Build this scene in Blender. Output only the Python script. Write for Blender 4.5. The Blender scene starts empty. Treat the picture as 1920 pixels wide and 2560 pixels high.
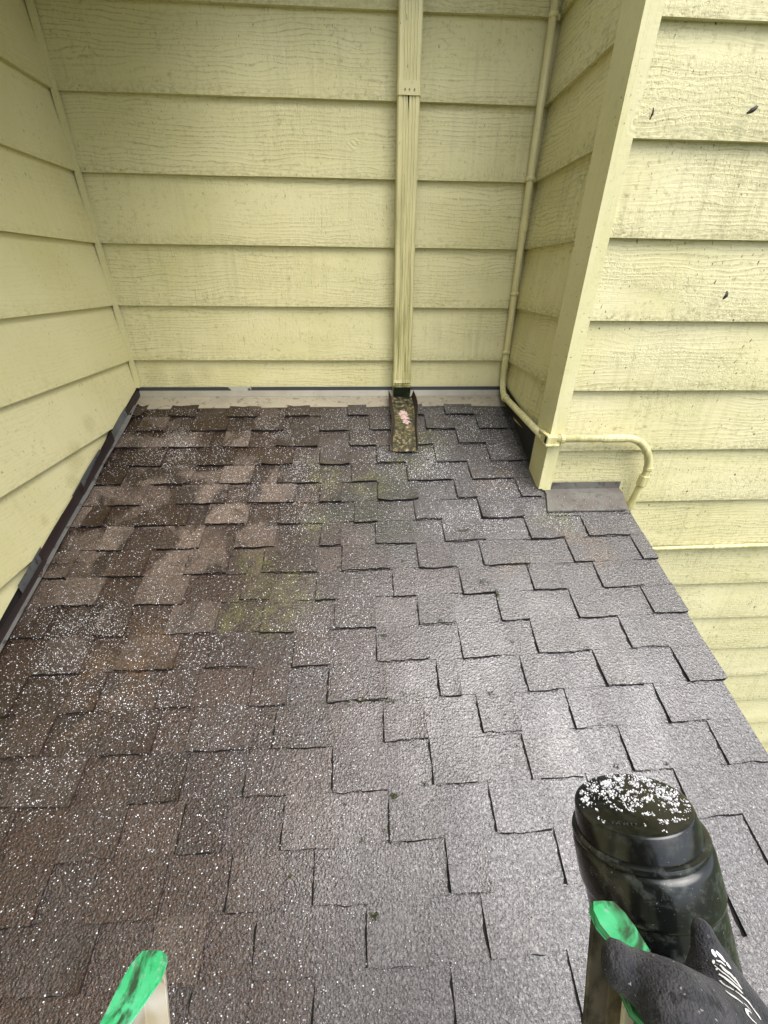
import bpy, bmesh, math, random
from mathutils import Vector, Matrix, noise
from mathutils.bvhtree import BVHTree
random.seed(7)
# ------------------------------------------------------------------ scale: 1 unit = one siding course = 0.267 m
U = 0.267; H = 4.0
def W(p): return Vector((p[0]*U, p[1]*U, p[2]*U + H))
C = bpy.context.scene.collection
sc = bpy.context.scene
# ------------------------------------------------------------------ camera
CF = Vector((0.05096246, 0.86660834, -0.49637971)); CR = Vector((0.99853592, -0.0532394, 0.00956956)); CU = Vector((0.01813389, 0.49614066, 0.86805277))
CO = Vector((0.71123838, -9.05899228, 0.25678804)); FPX = 1025.353
cd = bpy.data.cameras.new('camera'); cam = bpy.data.objects.new('camera', cd); C.objects.link(cam)
cd.sensor_fit = 'VERTICAL'; cd.sensor_height = 36; cd.lens = FPX/2560*36
cd.clip_start = 0.01; cd.clip_end = 500
cam.matrix_world = Matrix.Translation(W(CO)) @ Matrix((CR, CU, -CF)).transposed().to_4x4()
sc.camera = cam
# ------------------------------------------------------------------ light: overcast sky, soft light from above right
SUN = Vector((0.33, -0.34, 1.0)).normalized()
world = bpy.data.worlds.new("World"); sc.world = world; world.use_nodes = True
wn = world.node_tree; bg = wn.nodes['Background']
sky = wn.nodes.new('ShaderNodeTexSky'); sky.sky_type = 'NISHITA'; sky.sun_disc = False
sky.sun_elevation = math.asin(SUN.z); sky.sun_rotation = math.atan2(SUN.x, SUN.y)
sky.dust_density = 4; sky.air_density = 1.0
hs = wn.nodes.new('ShaderNodeHueSaturation'); hs.inputs['Saturation'].default_value = 0.6
wn.links.new(sky.outputs[0], hs.inputs['Color']); wn.links.new(hs.outputs[0], bg.inputs['Color'])
bg.inputs['Strength'].default_value = 0.11
sl = bpy.data.lights.new('sun', 'SUN'); sl.energy = 1.5; sl.angle = math.radians(60); sl.color = (1.0, 0.992, 0.98)
so = bpy.data.objects.new('sun', sl); C.objects.link(so); so.rotation_euler = SUN.to_track_quat('Z', 'Y').to_euler()
so.location = W((6, -8, 14))
sc.view_settings.view_transform = 'Standard'; sc.view_settings.look = 'None'
sc.view_settings.exposure = 1.58; sc.view_settings.gamma = 1
# ------------------------------------------------------------------ helpers
def at(px, py, d): return CO + CF*d + CR*((px-960)/FPX*d) - CU*((py-1280)/FPX*d)
def camv(x, y, z): return CR*x + CU*y + CF*z
SL = 0.3755; ZR = -1.955
def zr(y): return ZR + SL*y
RN = Vector((0, -SL, 1)).normalized()
def RP(x, y, h=0.0): return Vector((x, y, zr(y))) + RN*h

class MB:
    def __init__(s): s.V = []; s.F = []; s.M = []; s.UV = []; s.T = []
    def v(s, p): s.V.append(Vector(p)); return len(s.V)-1
    def f(s, idx, m=0, uv=None, t=0.5): s.F.append(tuple(idx)); s.M.append(m); s.UV.append(uv); s.T.append(t)
    def quad(s, a, b, c, d, m=0, uv=None, t=0.5): s.f([s.v(a), s.v(b), s.v(c), s.v(d)], m, uv, t)
    def hexa(s, P, m=0, t=0.5):   # P: 4 bottom (ccw), 4 top
        i = [s.v(p) for p in P]
        for q in ((3,2,1,0),(4,5,6,7),(0,1,5,4),(1,2,6,5),(2,3,7,6),(3,0,4,7)): s.f([i[k] for k in q], m, None, t)
    def box(s, x0, x1, y0, y1, z0, z1, m=0): s.hexa([(x0,y0,z0),(x1,y0,z0),(x1,y1,z0),(x0,y1,z0),(x0,y0,z1),(x1,y0,z1),(x1,y1,z1),(x0,y1,z1)], m)
    def obox(s, O, A, B, D, m=0):  # O corner, three edge vectors (right handed)
        O = Vector(O); s.hexa([O, O+A, O+A+B, O+B, O+D, O+A+D, O+A+B+D, O+B+D], m)
    def tube(s, pts, r, n=14, m=0, cap=True):
        pts = [Vector(p) for p in pts]; rs = r if isinstance(r, (list, tuple)) else [r]*len(pts)
        T = []
        for i in range(len(pts)):
            a = pts[max(i-1, 0)]; b = pts[min(i+1, len(pts)-1)]; T.append((b-a).normalized())
        N = T[0].orthogonal().normalized(); rings = []
        for i, p in enumerate(pts):
            N = (N - T[i]*N.dot(T[i])).normalized(); B = T[i].cross(N)
            rings.append([s.v(p + (N*math.cos(2*math.pi*k/n) + B*math.sin(2*math.pi*k/n))*rs[i]) for k in range(n)])
        for a, b in zip(rings, rings[1:]):
            for k in range(n): s.f((a[k], a[(k+1) % n], b[(k+1) % n], b[k]), m)
        if cap: s.f(rings[0][::-1], m); s.f(rings[-1], m)
    def build(s, name, mats, parent=None, smooth=False, bevel=0, origin=None):
        o0 = Vector(parent['_o']) if parent is not None and '_o' in parent else (W(origin) if origin is not None else Vector((0,0,0)))
        me = bpy.data.meshes.new(name)
        me.from_pydata([tuple(W(p)-o0) for p in s.V], [], s.F)
        if not isinstance(mats, (list, tuple)): mats = [mats]
        for m in mats: me.materials.append(m)
        me.polygons.foreach_set('material_index', s.M)
        if any(u is not None for u in s.UV):
            l = me.uv_layers.new(name='UVMap'); k = 0
            for f, u in zip(s.F, s.UV):
                for j in range(len(f)):
                    l.data[k].uv = u[j] if u else (0, 0); k += 1
        at_ = me.attributes.new('tint', 'FLOAT', 'FACE'); at_.data.foreach_set('value', s.T)
        if smooth: me.polygons.foreach_set('use_smooth', [True]*len(s.F))
        me.validate(); me.update()
        o = bpy.data.objects.new(name, me); C.objects.link(o)
        if parent is not None: o.parent = parent; o['_o'] = tuple(o0)
        else: o.location = o0
        if bevel:
            b = o.modifiers.new('bevel', 'BEVEL'); b.width = bevel; b.segments = 2; b.limit_method = 'ANGLE'
        return o
def thing(name, label, cat, loc, group=None):
    o = bpy.data.objects.new(name, None); C.objects.link(o); o.location = W(loc); o['_o'] = tuple(W(loc))
    o.empty_display_size = 0.1; tag(o, label, cat, group); return o
def tag(o, label, cat, group=None, kind=None):
    o['label'] = label; o['category'] = cat
    if group: o['group'] = group
    if kind: o['kind'] = kind
    return o
def fillet(pts, r, n=6):
    pts = [Vector(p) for p in pts]; out = [pts[0]]
    for a, b, c in zip(pts, pts[1:], pts[2:]):
        d1 = (a-b); d2 = (c-b); k = min(r, d1.length*.49, d2.length*.49)
        p = b + d1.normalized()*k; q = b + d2.normalized()*k
        for i in range(n+1):
            t = i/n; out.append(p*(1-t)**2 + b*2*t*(1-t) + q*t*t)
    out.append(pts[-1]); return out
# ------------------------------------------------------------------ node helper
class Mat:
    def __init__(s, name):
        s.m = bpy.data.materials.new(name); s.m.use_nodes = True; s.t = s.m.node_tree; s.b = s.t.nodes['Principled BSDF']
    def node(s, ty): return s.t.nodes.new(ty)
    def put(s, sock, v):
        if hasattr(v, 'is_output') or isinstance(v, bpy.types.NodeSocket): s.t.links.new(v, sock)
        else:
            if sock.type == 'RGBA' and len(v) == 3: v = (*v, 1)
            sock.default_value = v
    def set(s, name, v): s.put(s.b.inputs[name], v); return s
    def obj(s): return s.node('ShaderNodeTexCoord').outputs['Object']
    def uv(s): return s.node('ShaderNodeTexCoord').outputs['UV']
    def attr(s, n): a = s.node('ShaderNodeAttribute'); a.attribute_name = n; return a.outputs['Fac']
    def mul(s, vec, k, loc=(0,0,0)):
        n = s.node('ShaderNodeMapping'); s.put(n.inputs['Vector'], vec); n.inputs['Scale'].default_value = k; n.inputs['Location'].default_value = loc; return n.outputs[0]
    def vadd(s, a, b):
        n = s.node('ShaderNodeVectorMath'); n.operation = 'ADD'; s.put(n.inputs[0], a); s.put(n.inputs[1], b); return n.outputs[0]
    def vscale(s, a, k):
        n = s.node('ShaderNodeVectorMath'); n.operation = 'SCALE'; s.put(n.inputs[0], a); s.put(n.inputs['Scale'], k); return n.outputs[0]
    def dist(s, a, p):
        n = s.node('ShaderNodeVectorMath'); n.operation = 'DISTANCE'; s.put(n.inputs[0], a); n.inputs[1].default_value = p; return n.outputs['Value']
    def noise(s, vec, scale, detail=3, rough=.55, distort=0, col=False):
        n = s.node('ShaderNodeTexNoise'); s.put(n.inputs['Vector'], vec); n.inputs['Scale'].default_value = scale
        n.inputs['Detail'].default_value = detail; n.inputs['Roughness'].default_value = rough; n.inputs['Distortion'].default_value = distort
        return n.outputs['Color' if col else 'Fac']
    def voro(s, vec, scale, feat='F1', out='Distance'):
        n = s.node('ShaderNodeTexVoronoi'); s.put(n.inputs['Vector'], vec); n.inputs['Scale'].default_value = scale; n.feature = feat; return n.outputs[out]
    def wave(s, vec, scale, distort=4, detail=2, dscale=1, direc='Y'):
        n = s.node('ShaderNodeTexWave'); n.bands_direction = direc; s.put(n.inputs['Vector'], vec); n.inputs['Scale'].default_value = scale
        n.inputs['Distortion'].default_value = distort; n.inputs['Detail'].default_value = detail; n.inputs['Detail Scale'].default_value = dscale
        return n.outputs['Fac']
    def rng(s, v, a, b, c=0., d=1.):
        n = s.node('ShaderNodeMapRange'); s.put(n.inputs['Value'], v)
        for k, x in zip(('From Min', 'From Max', 'To Min', 'To Max'), (a, b, c, d)): n.inputs[k].default_value = x
        return n.outputs['Result']
    def math(s, op, a, b=0.):
        n = s.node('ShaderNodeMath'); n.operation = op; s.put(n.inputs[0], a); s.put(n.inputs[1], b); return n.outputs[0]
    def ramp(s, fac, stops):
        n = s.node('ShaderNodeValToRGB'); s.put(n.inputs[0], fac); e = n.color_ramp.elements
        while len(e) < len(stops): e.new(0.5)
        for k, (p, c) in zip(e, stops): k.position = p; k.color = (*c, 1)
        return n.outputs[0]
    def mix(s, fac, a, b):
        n = s.node('ShaderNodeMix'); n.data_type = 'RGBA'; s.put(n.inputs[0], fac); s.put(n.inputs[6], a); s.put(n.inputs[7], b); return n.outputs[2]
    def sep(s, vec):
        n = s.node('ShaderNodeSeparateXYZ'); s.put(n.inputs[0], vec); return n.outputs
    def bump(s, h, strength=.3, dist=.002, nrm=None):
        n = s.node('ShaderNodeBump'); s.put(n.inputs['Height'], h); n.inputs['Strength'].default_value = strength; n.inputs['Distance'].default_value = dist
        if nrm is not None: s.put(n.inputs['Normal'], nrm)
        s.put(s.b.inputs['Normal'], n.outputs[0]); return n.outputs[0]
    def blobs(s, vec, pts, wob=.03, wscale=14):   # stains with a ragged outline: max over (p, radius)
        w = s.vscale(s.vadd(s.noise(vec, wscale, 4, col=True), (-.5, -.5, -.5)), wob*2)
        vv = s.vadd(vec, w); acc = 0.
        for p, r in pts: acc = s.math('MAXIMUM', s.rng(s.dist(vv, p), r*.35, r, 1, 0), acc)
        return acc
PAINT = (0.655, 0.605, 0.345)
def paint(name, base=PAINT, saw=.6, grain=.5, specks=.5, rough=.5, stains=(), bs=.62, grime=.5):
    M = Mat(name); uv = M.uv()
    lowf = M.noise(uv, 2.2, 3); 
    wob = M.vscale(M.vadd(M.noise(M.mul(uv, (2.2, 7, 1)), 1, 3, col=True), (-.5, -.5, -.5)), .09)
    guv = M.vadd(uv, wob)
    cath = M.wave(M.mul(guv, (.7, 9, 1)), 2.2, 5, 3, 1.2)
    fib = M.noise(M.mul(guv, (7, 190, 1)), 1, 4, .65)
    sawn = M.noise(M.mul(uv, (150, 13, 1)), 1, 4, .7, .6)
    pit = M.noise(M.mul(uv, (75, 60, 1)), 1, 3, .6, 1.0)
    m1 = M.rng(M.noise(M.mul(uv, (1.6, 5, 1)), 1, 2), .42, .6); m2 = M.rng(M.noise(M.mul(uv, (1.3, 4, 1), (5, 3, 0)), 1, 2), .4, .58)
    h = M.math('MULTIPLY', M.math('MULTIPLY', cath, m2), .15*grain)
    h = M.math('ADD', h, M.math('MULTIPLY', fib, .45*grain))
    h = M.math('ADD', h, M.math('MULTIPLY', M.math('MULTIPLY', sawn, m1), 1.0*saw))
    h = M.math('ADD', h, M.math('MULTIPLY', M.math('MULTIPLY', M.rng(pit, .3, .52), m1), .5*saw))
    # knots: ring ripples round sparse points
    kd = M.voro(M.mul(guv, (2.1, 2.6, 1)), 1.0); kn = M.rng(kd, .0, .10, 1, 0)
    rip = M.math('SINE', M.math('MULTIPLY', kd, 160.)); h = M.math('ADD', h, M.math('MULTIPLY', M.math('MULTIPLY', rip, kn), .35))
    M.bump(h, bs, .0025)
    col = M.mix(M.rng(lowf, .35, .7), base, tuple(c*k for c, k in zip(base, (.9, .9, .80))))
    # hairline cracks, dirt and painted groove shade along the grain and the saw marks
    cr = M.math('MULTIPLY', M.rng(sawn, .60, .70), m1); cr = M.math('MULTIPLY', cr, min(1, saw))
    col = M.mix(M.math('MULTIPLY', cr, .62), col, (.17, .15, .06))
    fc = M.math('MULTIPLY', M.rng(fib, .62, .70), m2); col = M.mix(M.math('MULTIPLY', fc, min(1, .6*grain)), col, (.19, .165, .07))
    cl = M.math('MULTIPLY', M.math('MULTIPLY', M.rng(cath, .80, .97), m2), M.rng(pit, .35, .6)); col = M.mix(M.math('MULTIPLY', cl, min(1, .5*grain)), col, (.21, .185, .085))
    stk = M.math('MULTIPLY', M.rng(M.noise(M.mul(uv, (34, 1.6, 1), (7, 0, 0)), 1, 4, .6), .48, .72), M.rng(M.noise(uv, 1.7, 3), .40, .62)); col = M.mix(M.math('MULTIPLY', stk, min(1, .28*grime)), col, (.30, .285, .145))
    mil = M.math('MULTIPLY', M.rng(M.noise(M.mul(uv, (38, 44, 1), (2, 4, 0)), 1, 5, .7), .54, .68), M.rng(M.noise(uv, 3.1, 2), .40, .6)); col = M.mix(M.math('MULTIPLY', mil, min(1, .55*grime)), col, (.27, .25, .11))
    fr = M.math('FRACT', M.sep(uv)[1]); rag = M.math('MULTIPLY', M.noise(M.mul(uv, (26, 6, 1)), 1, 5, .7), .075)
    eb = M.math('MULTIPLY', M.rng(M.math('SUBTRACT', fr, rag), -.03, .012, 1, 0), M.rng(M.noise(M.mul(uv, (50, 70, 1)), 1, 4, .7), .42, .62)); col = M.mix(M.math('MULTIPLY', eb, min(1, .36*grime)), col, (.22, .20, .085))
    # specks of dirt
    sp = M.noise(M.mul(uv, (95, 48, 1), (3, 9, 0)), 1, 2, .5); spm = M.noise(uv, 6, 2)
    spv = M.math('MULTIPLY', M.rng(sp, .665, .72), M.rng(spm, .38, .56)); col = M.mix(M.math('MULTIPLY', spv, specks), col, (.05, .042, .025))
    if stains:
        o = M.obj(); bl = M.blobs(o, stains, .03, 18)
        g = M.rng(M.noise(M.mul(uv, (130, 260, 1)), 1, 5, .75), .38, .70)
        col = M.mix(M.math('MULTIPLY', bl, M.math('MULTIPLY', g, .6)), col, (.20, .155, .045))
    M.set('Base Color', col).set('Roughness', rough); M.b.inputs['Specular IOR Level'].default_value = .35
    return M.m
def plain(name, col, rough=.5, metal=0., bumps=0., bscale=60, dirt=None, dscale=25, dth=(.5, .65), spec=.5):
    M = Mat(name); o = M.obj(); c = M.mix(M.rng(M.noise(o, 9, 4), .3, .7), col, tuple(x*.78 for x in col))
    if dirt: c = M.mix(M.rng(M.noise(o, dscale, 5, .65), *dth), c, dirt)
    M.set('Base Color', c).set('Roughness', rough).set('Metallic', metal); M.b.inputs['Specular IOR Level'].default_value = spec
    if bumps: M.bump(M.noise(o, bscale, 4), bumps, .002)
    return M.m
# ------------------------------------------------------------------ ground
def mat_ground():
    M = Mat('lawn'); o = M.obj(); M.set('Base Color', M.ramp(M.noise(o, 3, 6), [(.3, (.03, .045, .012)), (.7, (.07, .085, .03))])).set('Roughness', .9); M.bump(M.noise(o, 60, 4), .6, .02); return M.m
g = MB(); g.quad((-600, -600, -14.98), (600, -600, -14.98), (600, 600, -14.98), (-600, 600, -14.98))
gr = g.build('ground', mat_ground()); gr['kind'] = 'structure'; gr['label'] = 'rough lawn far below the porch roof'
# ------------------------------------------------------------------ walls
XL, YC, XC, Z0 = -3.9601, -2.7039, 3.835, 3.7432
TAPER = 0.07
def siding(mb, O, du, dn, u0, u1, k0, k1, cut=None, nu=40, m=0, ends=(False, False), extra=()):
    O = Vector(O); du = Vector(du); dn = Vector(dn)
    cut = cut or (lambda u: -1e9)
    us = sorted([u0 + (u1-u0)*i/nu for i in range(nu+1)] + list(extra))
    for k in range(k0, k1):
        zb = Z0-k; ru, rv = random.uniform(0, 50), random.randint(0, 50); ph = random.uniform(0, 9)
        wob = [0.007*noise.noise((u*.7, k*3.1, ph)) for u in us]
        cols = []
        for i, u in enumerate(us):
            z0 = max(zb + wob[i]*.6, cut(u)); z1 = max(zb+1.02, z0)
            off = lambda z: -TAPER*(z-zb) + wob[i]
            cols.append((u, z0, z1, off(z0), off(z1)))
        for a, b in zip(cols, cols[1:]):
            if a[2]-a[1] < 1e-4 and b[2]-b[1] < 1e-4: continue
            P = lambda c, z, o: O + du*c[0] + dn*o + Vector((0, 0, z))
            uv = lambda c, z: ((c[0]*U + ru), (z-zb)*U + rv)
            mb.quad(P(a, a[1], a[3]), P(b, b[1], b[3]), P(b, b[2], b[4]), P(a, a[2], a[4]), m, [uv(a, a[1]), uv(b, b[1]), uv(b, b[2]), uv(a, a[2])])
            mb.quad(P(a, a[1], a[3]-.075), P(b, b[1], b[3]-.075), P(b, b[1], b[3]), P(a, a[1], a[3]), m, [uv(a, a[1]-.06), uv(b, b[1]-.06), uv(b, b[1]), uv(a, a[1])])
        for e, c in ((0, cols[0]), (1, cols[-1])):
            if ends[e] and c[2]-c[1] > 1e-3:
                P = lambda z, o: O + du*c[0] + dn*o + Vector((0, 0, z))
                q = [P(c[1], c[3]), P(c[2], c[4]), P(c[2], c[4]-.06), P(c[1], c[3]-.06)]
                mb.quad(*(q if e == 0 else q[::-1]), m, [(ru, rv), (ru, rv+.2), (ru+.02, rv+.2), (ru+.02, rv)])
def uvbox(mb, x0, x1, y0, y1, z0, z1, m=0):
    r = random.uniform(0, 30)
    P = [Vector(p) for p in ((x0,y0,z0),(x1,y0,z0),(x1,y1,z0),(x0,y1,z0),(x0,y0,z1),(x1,y0,z1),(x1,y1,z1),(x0,y1,z1))]
    for q in ((3,2,1,0),(4,5,6,7),(0,1,5,4),(1,2,6,5),(2,3,7,6),(3,0,4,7)):
        mb.quad(*[P[i] for i in q], m, [(P[i].z*U + r, (P[i].x + P[i].y)*U + r) for i in q])
TOPZ = 7
EZ = 5.1
# left wall -----------------------------------------------------------------
def lst(y, z): p = W((XL, y, z)); return (p.x, p.y, p.z)
LW = thing('siding_wall', 'smooth cream lap siding wall meeting the dark step flashing on the left', 'wall', (XL, -4, -15))
def rel(par, p): w = W(p) - Vector(par['_o']); return (w.x, w.y, w.z)
m_left = paint('left_siding_paint', saw=.12, grain=.28, specks=.55, rough=.5,
    stains=[(rel(LW, (XL, -1.9, -2.0)), .055), (rel(LW, (XL, -2.5, -2.35)), .08), (rel(LW, (XL, -2.75, -2.65)), .05), (rel(LW, (XL, -2.9, -.25)), .025), (rel(LW, (XL, -3.6, -2.9)), .035)])
mb = MB(); cutL = lambda u: (-1.80 + SL*(-u)) + (.0 if u < 1.45 else -.02) + .03*math.sin(u*1.7)*.5
siding(mb, (XL, 0, 0), (0, -1, 0), (1, 0, 0), -0.06, 15, -3, 10, lambda u: cutL(u) if u < 10.4 else -99, 150)
for k in range(10, 19): pass
o = mb.build('siding', m_left, LW)
mb = MB(); mb.quad((XL-.09, -15, -15), (XL-.09, .3, -15), (XL-.09, .3, TOPZ), (XL-.09, -15, TOPZ)); mb.quad((XL-.2, -15, -15), (XL-.09, -15, -15), (XL-.09, -15, TOPZ), (XL-.2, -15, TOPZ))
m_sheath = plain('dark_sheathing', (.02, .018, .015), .9)
mb.build('sheathing', m_sheath, LW)
m_trim = paint('trim_paint', saw=.05, grain=.25, specks=.35, rough=.45)
mb = MB(); uvbox(mb, XL-.035, XL+.045, -.05, .03, -1.80, TOPZ-2)
mb.build('corner_trim', m_trim, LW, bevel=.002)
m_soffit = plain('soffit_paint', (.5, .46, .25), .6)
mb = MB(); mb.box(XL-.3, XL+3.0, -15, .4, EZ, EZ+.08); mb.build('soffit', m_soffit, LW)
mb = MB(); mb.box(XL+3.0, XL+3.08, -15, .4, EZ-.45, EZ+.3); mb.build('fascia', m_soffit, LW)
# back wall -----------------------------------------------------------------
BW = thing('siding_wall', 'cream lap siding wall behind the downspout, facing straight on', 'wall', (0, 0, -15))
m_back = paint('back_siding_paint', grime=1.0, saw=.8, grain=1.0, bs=.95, specks=.5, rough=.5, stains=[(rel(BW, (-3.55, 0, -1.55)), .085), (rel(BW, (-3.0, 0, -1.6)), .08), (rel(BW, (-2.55, 0, -1.5)), .07)])
mb = MB(); siding(mb, (0, 0, 0), (1, 0, 0), (0, -1, 0), XL+.02, XC+.12, -3, 7, lambda u: -1.83, 90)
mb.build('siding', m_back, BW)
mb = MB(); mb.quad((XL-.1, .09, -15), (XC+.1, .09, -15), (XC+.1, .09, TOPZ), (XL-.1, .09, TOPZ)); mb.build('sheathing', m_sheath, BW)
mb = MB(); mb.box(XL+3.08, XC, -1.0, .2, EZ, EZ+.08); mb.box(XL+3.08, XC, -1.08, -1.0, EZ-.4, EZ+.3); mb.build('soffit', m_soffit, BW)
# projecting wall (its shaded side and its bright front) ---------------------
FW = thing('siding_wall', 'bright weathered cream siding wall jutting forward on the right, with corner board', 'wall', (6, YC, -15))
m_front = paint('front_siding_paint', grime=1.5, bs=.8, base=(.63, .585, .355), saw=1.25, grain=1.15, specks=1.0, rough=.5)
m_side = paint('side_siding_paint', grime=1.7, bs=1.0, saw=1.0, grain=1.1, specks=.3, rough=.5)  # grime set heavier here to paint in the shade on this face
mb = MB()
siding(mb, (0, YC, 0), (1, 0, 0), (0, -1, 0), 3.985, 17, -3, 18, lambda u: -2.885 if u < 5.29 else -99, 120, extra=(5.289, 5.291))
mb.build('front_siding', m_front, FW)
def cutS(u): return max(-2.262, -1.80 - u*.46)
mb = MB(); siding(mb, (XC, 0, 0), (0, -1, 0), (-1, 0, 0), 0.0, 2.26, -3, 7, cutS, 40)
# the u axis runs towards the camera and the wall faces left, so turn the faces round
mb.F = [f[::-1] for f in mb.F]; mb.UV = [u[::-1] for u in mb.UV]
mb.build('side_siding', m_side, FW)
m_corner = paint('corner_board_paint', base=(.65, .61, .36), saw=.25, grain=.35, specks=.6, rough=.45)
mb = MB(); uvbox(mb, 3.785, 3.86, -2.784, -2.235, -2.93, TOPZ); uvbox(mb, 3.862, 4.0, -2.781, -2.70, -2.955, TOPZ)
mb.build('corner_board', m_corner, FW, bevel=.0025)
mb = MB(); mb.quad((XC+.1, .1, -3), (XC+.1, YC, -3), (XC+.1, YC, TOPZ), (XC+.1, .1, TOPZ)); mb.quad((3.9, YC+.1, -15), (17, YC+.1, -15), (17, YC+.1, TOPZ), (3.9, YC+.1, TOPZ))
mb.build('sheathing', m_sheath, FW)
mb = MB(); mb.box(3.2, 17, YC-.9, .4, TOPZ+1.0, TOPZ+1.1); mb.build('soffit', m_soffit, FW)
# ------------------------------------------------------------------ porch roof
ROOF = thing('shingle_roof', 'low sloped porch roof of wet brown laminated shingles, sprinkled white', 'roof', (.6, -5, -5.6))
OFF0 = [0, 0, 0, .05, .05, .03, -.03, -.06, -.06, -.1, -.14, -.14, -.17, -.21, -.25, -.31, -.39, -.47, -.52, -.57, -.62, -.67, -.72, -.77]
def yrow(n, x):
    if n < 0: return -0.742 + .4363*(-n)
    off = OFF0[n] - .035*max(x, 0)*min(1, .4+n*.15) + .008*min(x, 0)
    return -0.742 - .4363*(n+off)
NR = 23
TEETH = {
0:[(-3.91,-3.67),(-3.17,-2.64),(-2.0,-1.36),(-.83,-.35),(.43,.83),(1.53,2.0),(2.46,3.05)],
1:[(-3.62,-3.13),(-2.62,-1.93),(-1.44,-.84),(-.11,.43),(.88,1.29),(2.01,2.58),(3.08,3.64)],
2:[(-3.95,-3.27),(-3.08,-2.14),(-1.91,-1.43),(-.91,-.13),(.48,.98),(1.72,2.1),(2.6,3.12)],
3:[(-3.46,-2.89),(-2.25,-1.62),(-1.11,-.56),(-.06,.48),(.99,1.52),(2.09,2.66),(3.12,3.73)],
4:[(-3.84,-3.42),(-2.87,-2.27),(-1.77,-1.23),(-.77,-.05),(.52,.96),(1.52,2.3),(2.68,3.43)],
5:[(-3.47,-2.96),(-2.38,-1.6),(-1.21,-.45),(-.01,.35),(.97,1.66),(2.34,2.68),(3.46,3.81)],
6:[(-3.71,-3.4),(-2.9,-2.1),(-1.81,-1.15),(-.66,-.3),(.57,.95),(1.58,2.02),(2.68,3.39)],
7:[(-3.3,-2.91),(-2.41,-1.79),(-1.27,-.66),(.04,.36),(.91,1.52),(2.0,2.65),(3.38,3.93),(4.34,5.03)],
8:[(-3.92,-3.54),(-3.06,-2.5),(-1.9,-1.3),(-.78,.02),(.38,1.1),(1.54,2.1),(2.53,3.24),(3.94,4.24),(5.03,5.3)],
9:[(-3.54,-2.98),(-2.46,-1.8),(-1.02,-.62),(.02,.33),(1.13,1.44),(2.13,2.6),(3.17,3.65),(4.21,4.83)],
10:[(-3.89,-3.44),(-2.84,-2.43),(-1.92,-1.29),(-.68,-.23),(.3,.86),(1.45,1.95),(2.59,2.98),(3.68,4.22),(4.77,5.3)],
11:[(-3.35,-2.8),(-2.39,-1.68),(-1.27,-.77),(-.21,.23),(.86,1.53),(1.97,2.42),(2.97,3.66),(4.24,4.74)],
12:[(-3.8,-3.4),(-2.8,-2.45),(-1.75,-1.35),(-.67,-.24),(.25,.97),(1.61,1.87),(2.71,3.1),(3.71,4.18),(4.77,5.3)],
13:[(-3.3,-2.85),(-2.21,-1.67),(-1.3,-.57),(-.34,.25),(.91,1.41),(2.05,2.5),(3.15,3.6),(4.3,4.8)],
14:[(-3.9,-3.5),(-3.02,-2.33),(-1.75,-1.25),(-.59,-.15),(.34,.91),(1.42,1.92),(2.5,3.07),(3.65,4.1),(4.75,5.3)],
15:[(-3.35,-2.85),(-2.27,-1.74),(-1.16,-.73),(-.15,.38),(.92,1.45),(2.01,2.58),(3.1,3.6),(4.1,4.65)],
16:[(-3.9,-3.4),(-2.9,-2.3),(-1.85,-1.21),(-.6,-.1),(.19,.76),(1.47,1.87),(2.59,2.87),(3.6,4.1),(4.65,5.2)],
17:[(-3.3,-2.7),(-2.2,-1.7),(-1.2,-.75),(-.3,.2),(.68,1.26),(1.76,2.27),(3.0,3.5),(4.1,4.6)]}
for n in range(18, NR):
    TEETH[n] = [(a, a+random.uniform(.38, .62)) for a in [-3.9 + .55*(n % 2) + 1.05*i + random.uniform(-.1, .1) for i in range(9)]]
XR = 5.25
BT, TT0, TT1 = .018, .026, .015
mb = MB()
def lift(x, n): return .008*noise.noise((x*1.3, n*2.7, 1.5)) + .004*noise.noise((x*5, n*2.7, 3.5))
def wig(x, n): return .020*noise.noise((x*2.2, n*5.1, 8.5)) + .013*noise.noise((x*10, n*5.1, 2.5))
def surf(x, y, n):    # top of the base layer of course n at (x, y)
    yb, yt = yrow(n, x), yrow(n-1, x)
    t = min(1.15, max(0, (y-yb)/(yt-yb)))
    return BT*(1-t) + lift(x, n)*(1-t)
def tfor(n, x): return random.random()
def strip(n, x0, x1, tint, dx=.06, ytop=None):
    k = max(2, int((x1-x0)/dx)); prev = None
    for i in range(k+1):
        x = x0 + (x1-x0)*i/k; yb = yrow(n, x) + wig(x, n); yt = (yrow(n-1, x) + .05) if ytop is None else ytop
        hb = BT + lift(x, n)
        c = [RP(x, yb, -.004), RP(x, yb, hb), RP(x, (yb+yt)/2, hb*.55), RP(x, yt, .0)]
        if prev:
            mb.quad(prev[0], c[0], c[1], prev[1], 1)
            for j in (1, 2): mb.quad(prev[j], c[j], c[j+1], prev[j+1], 0, None, tint)
        prev = c
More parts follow.
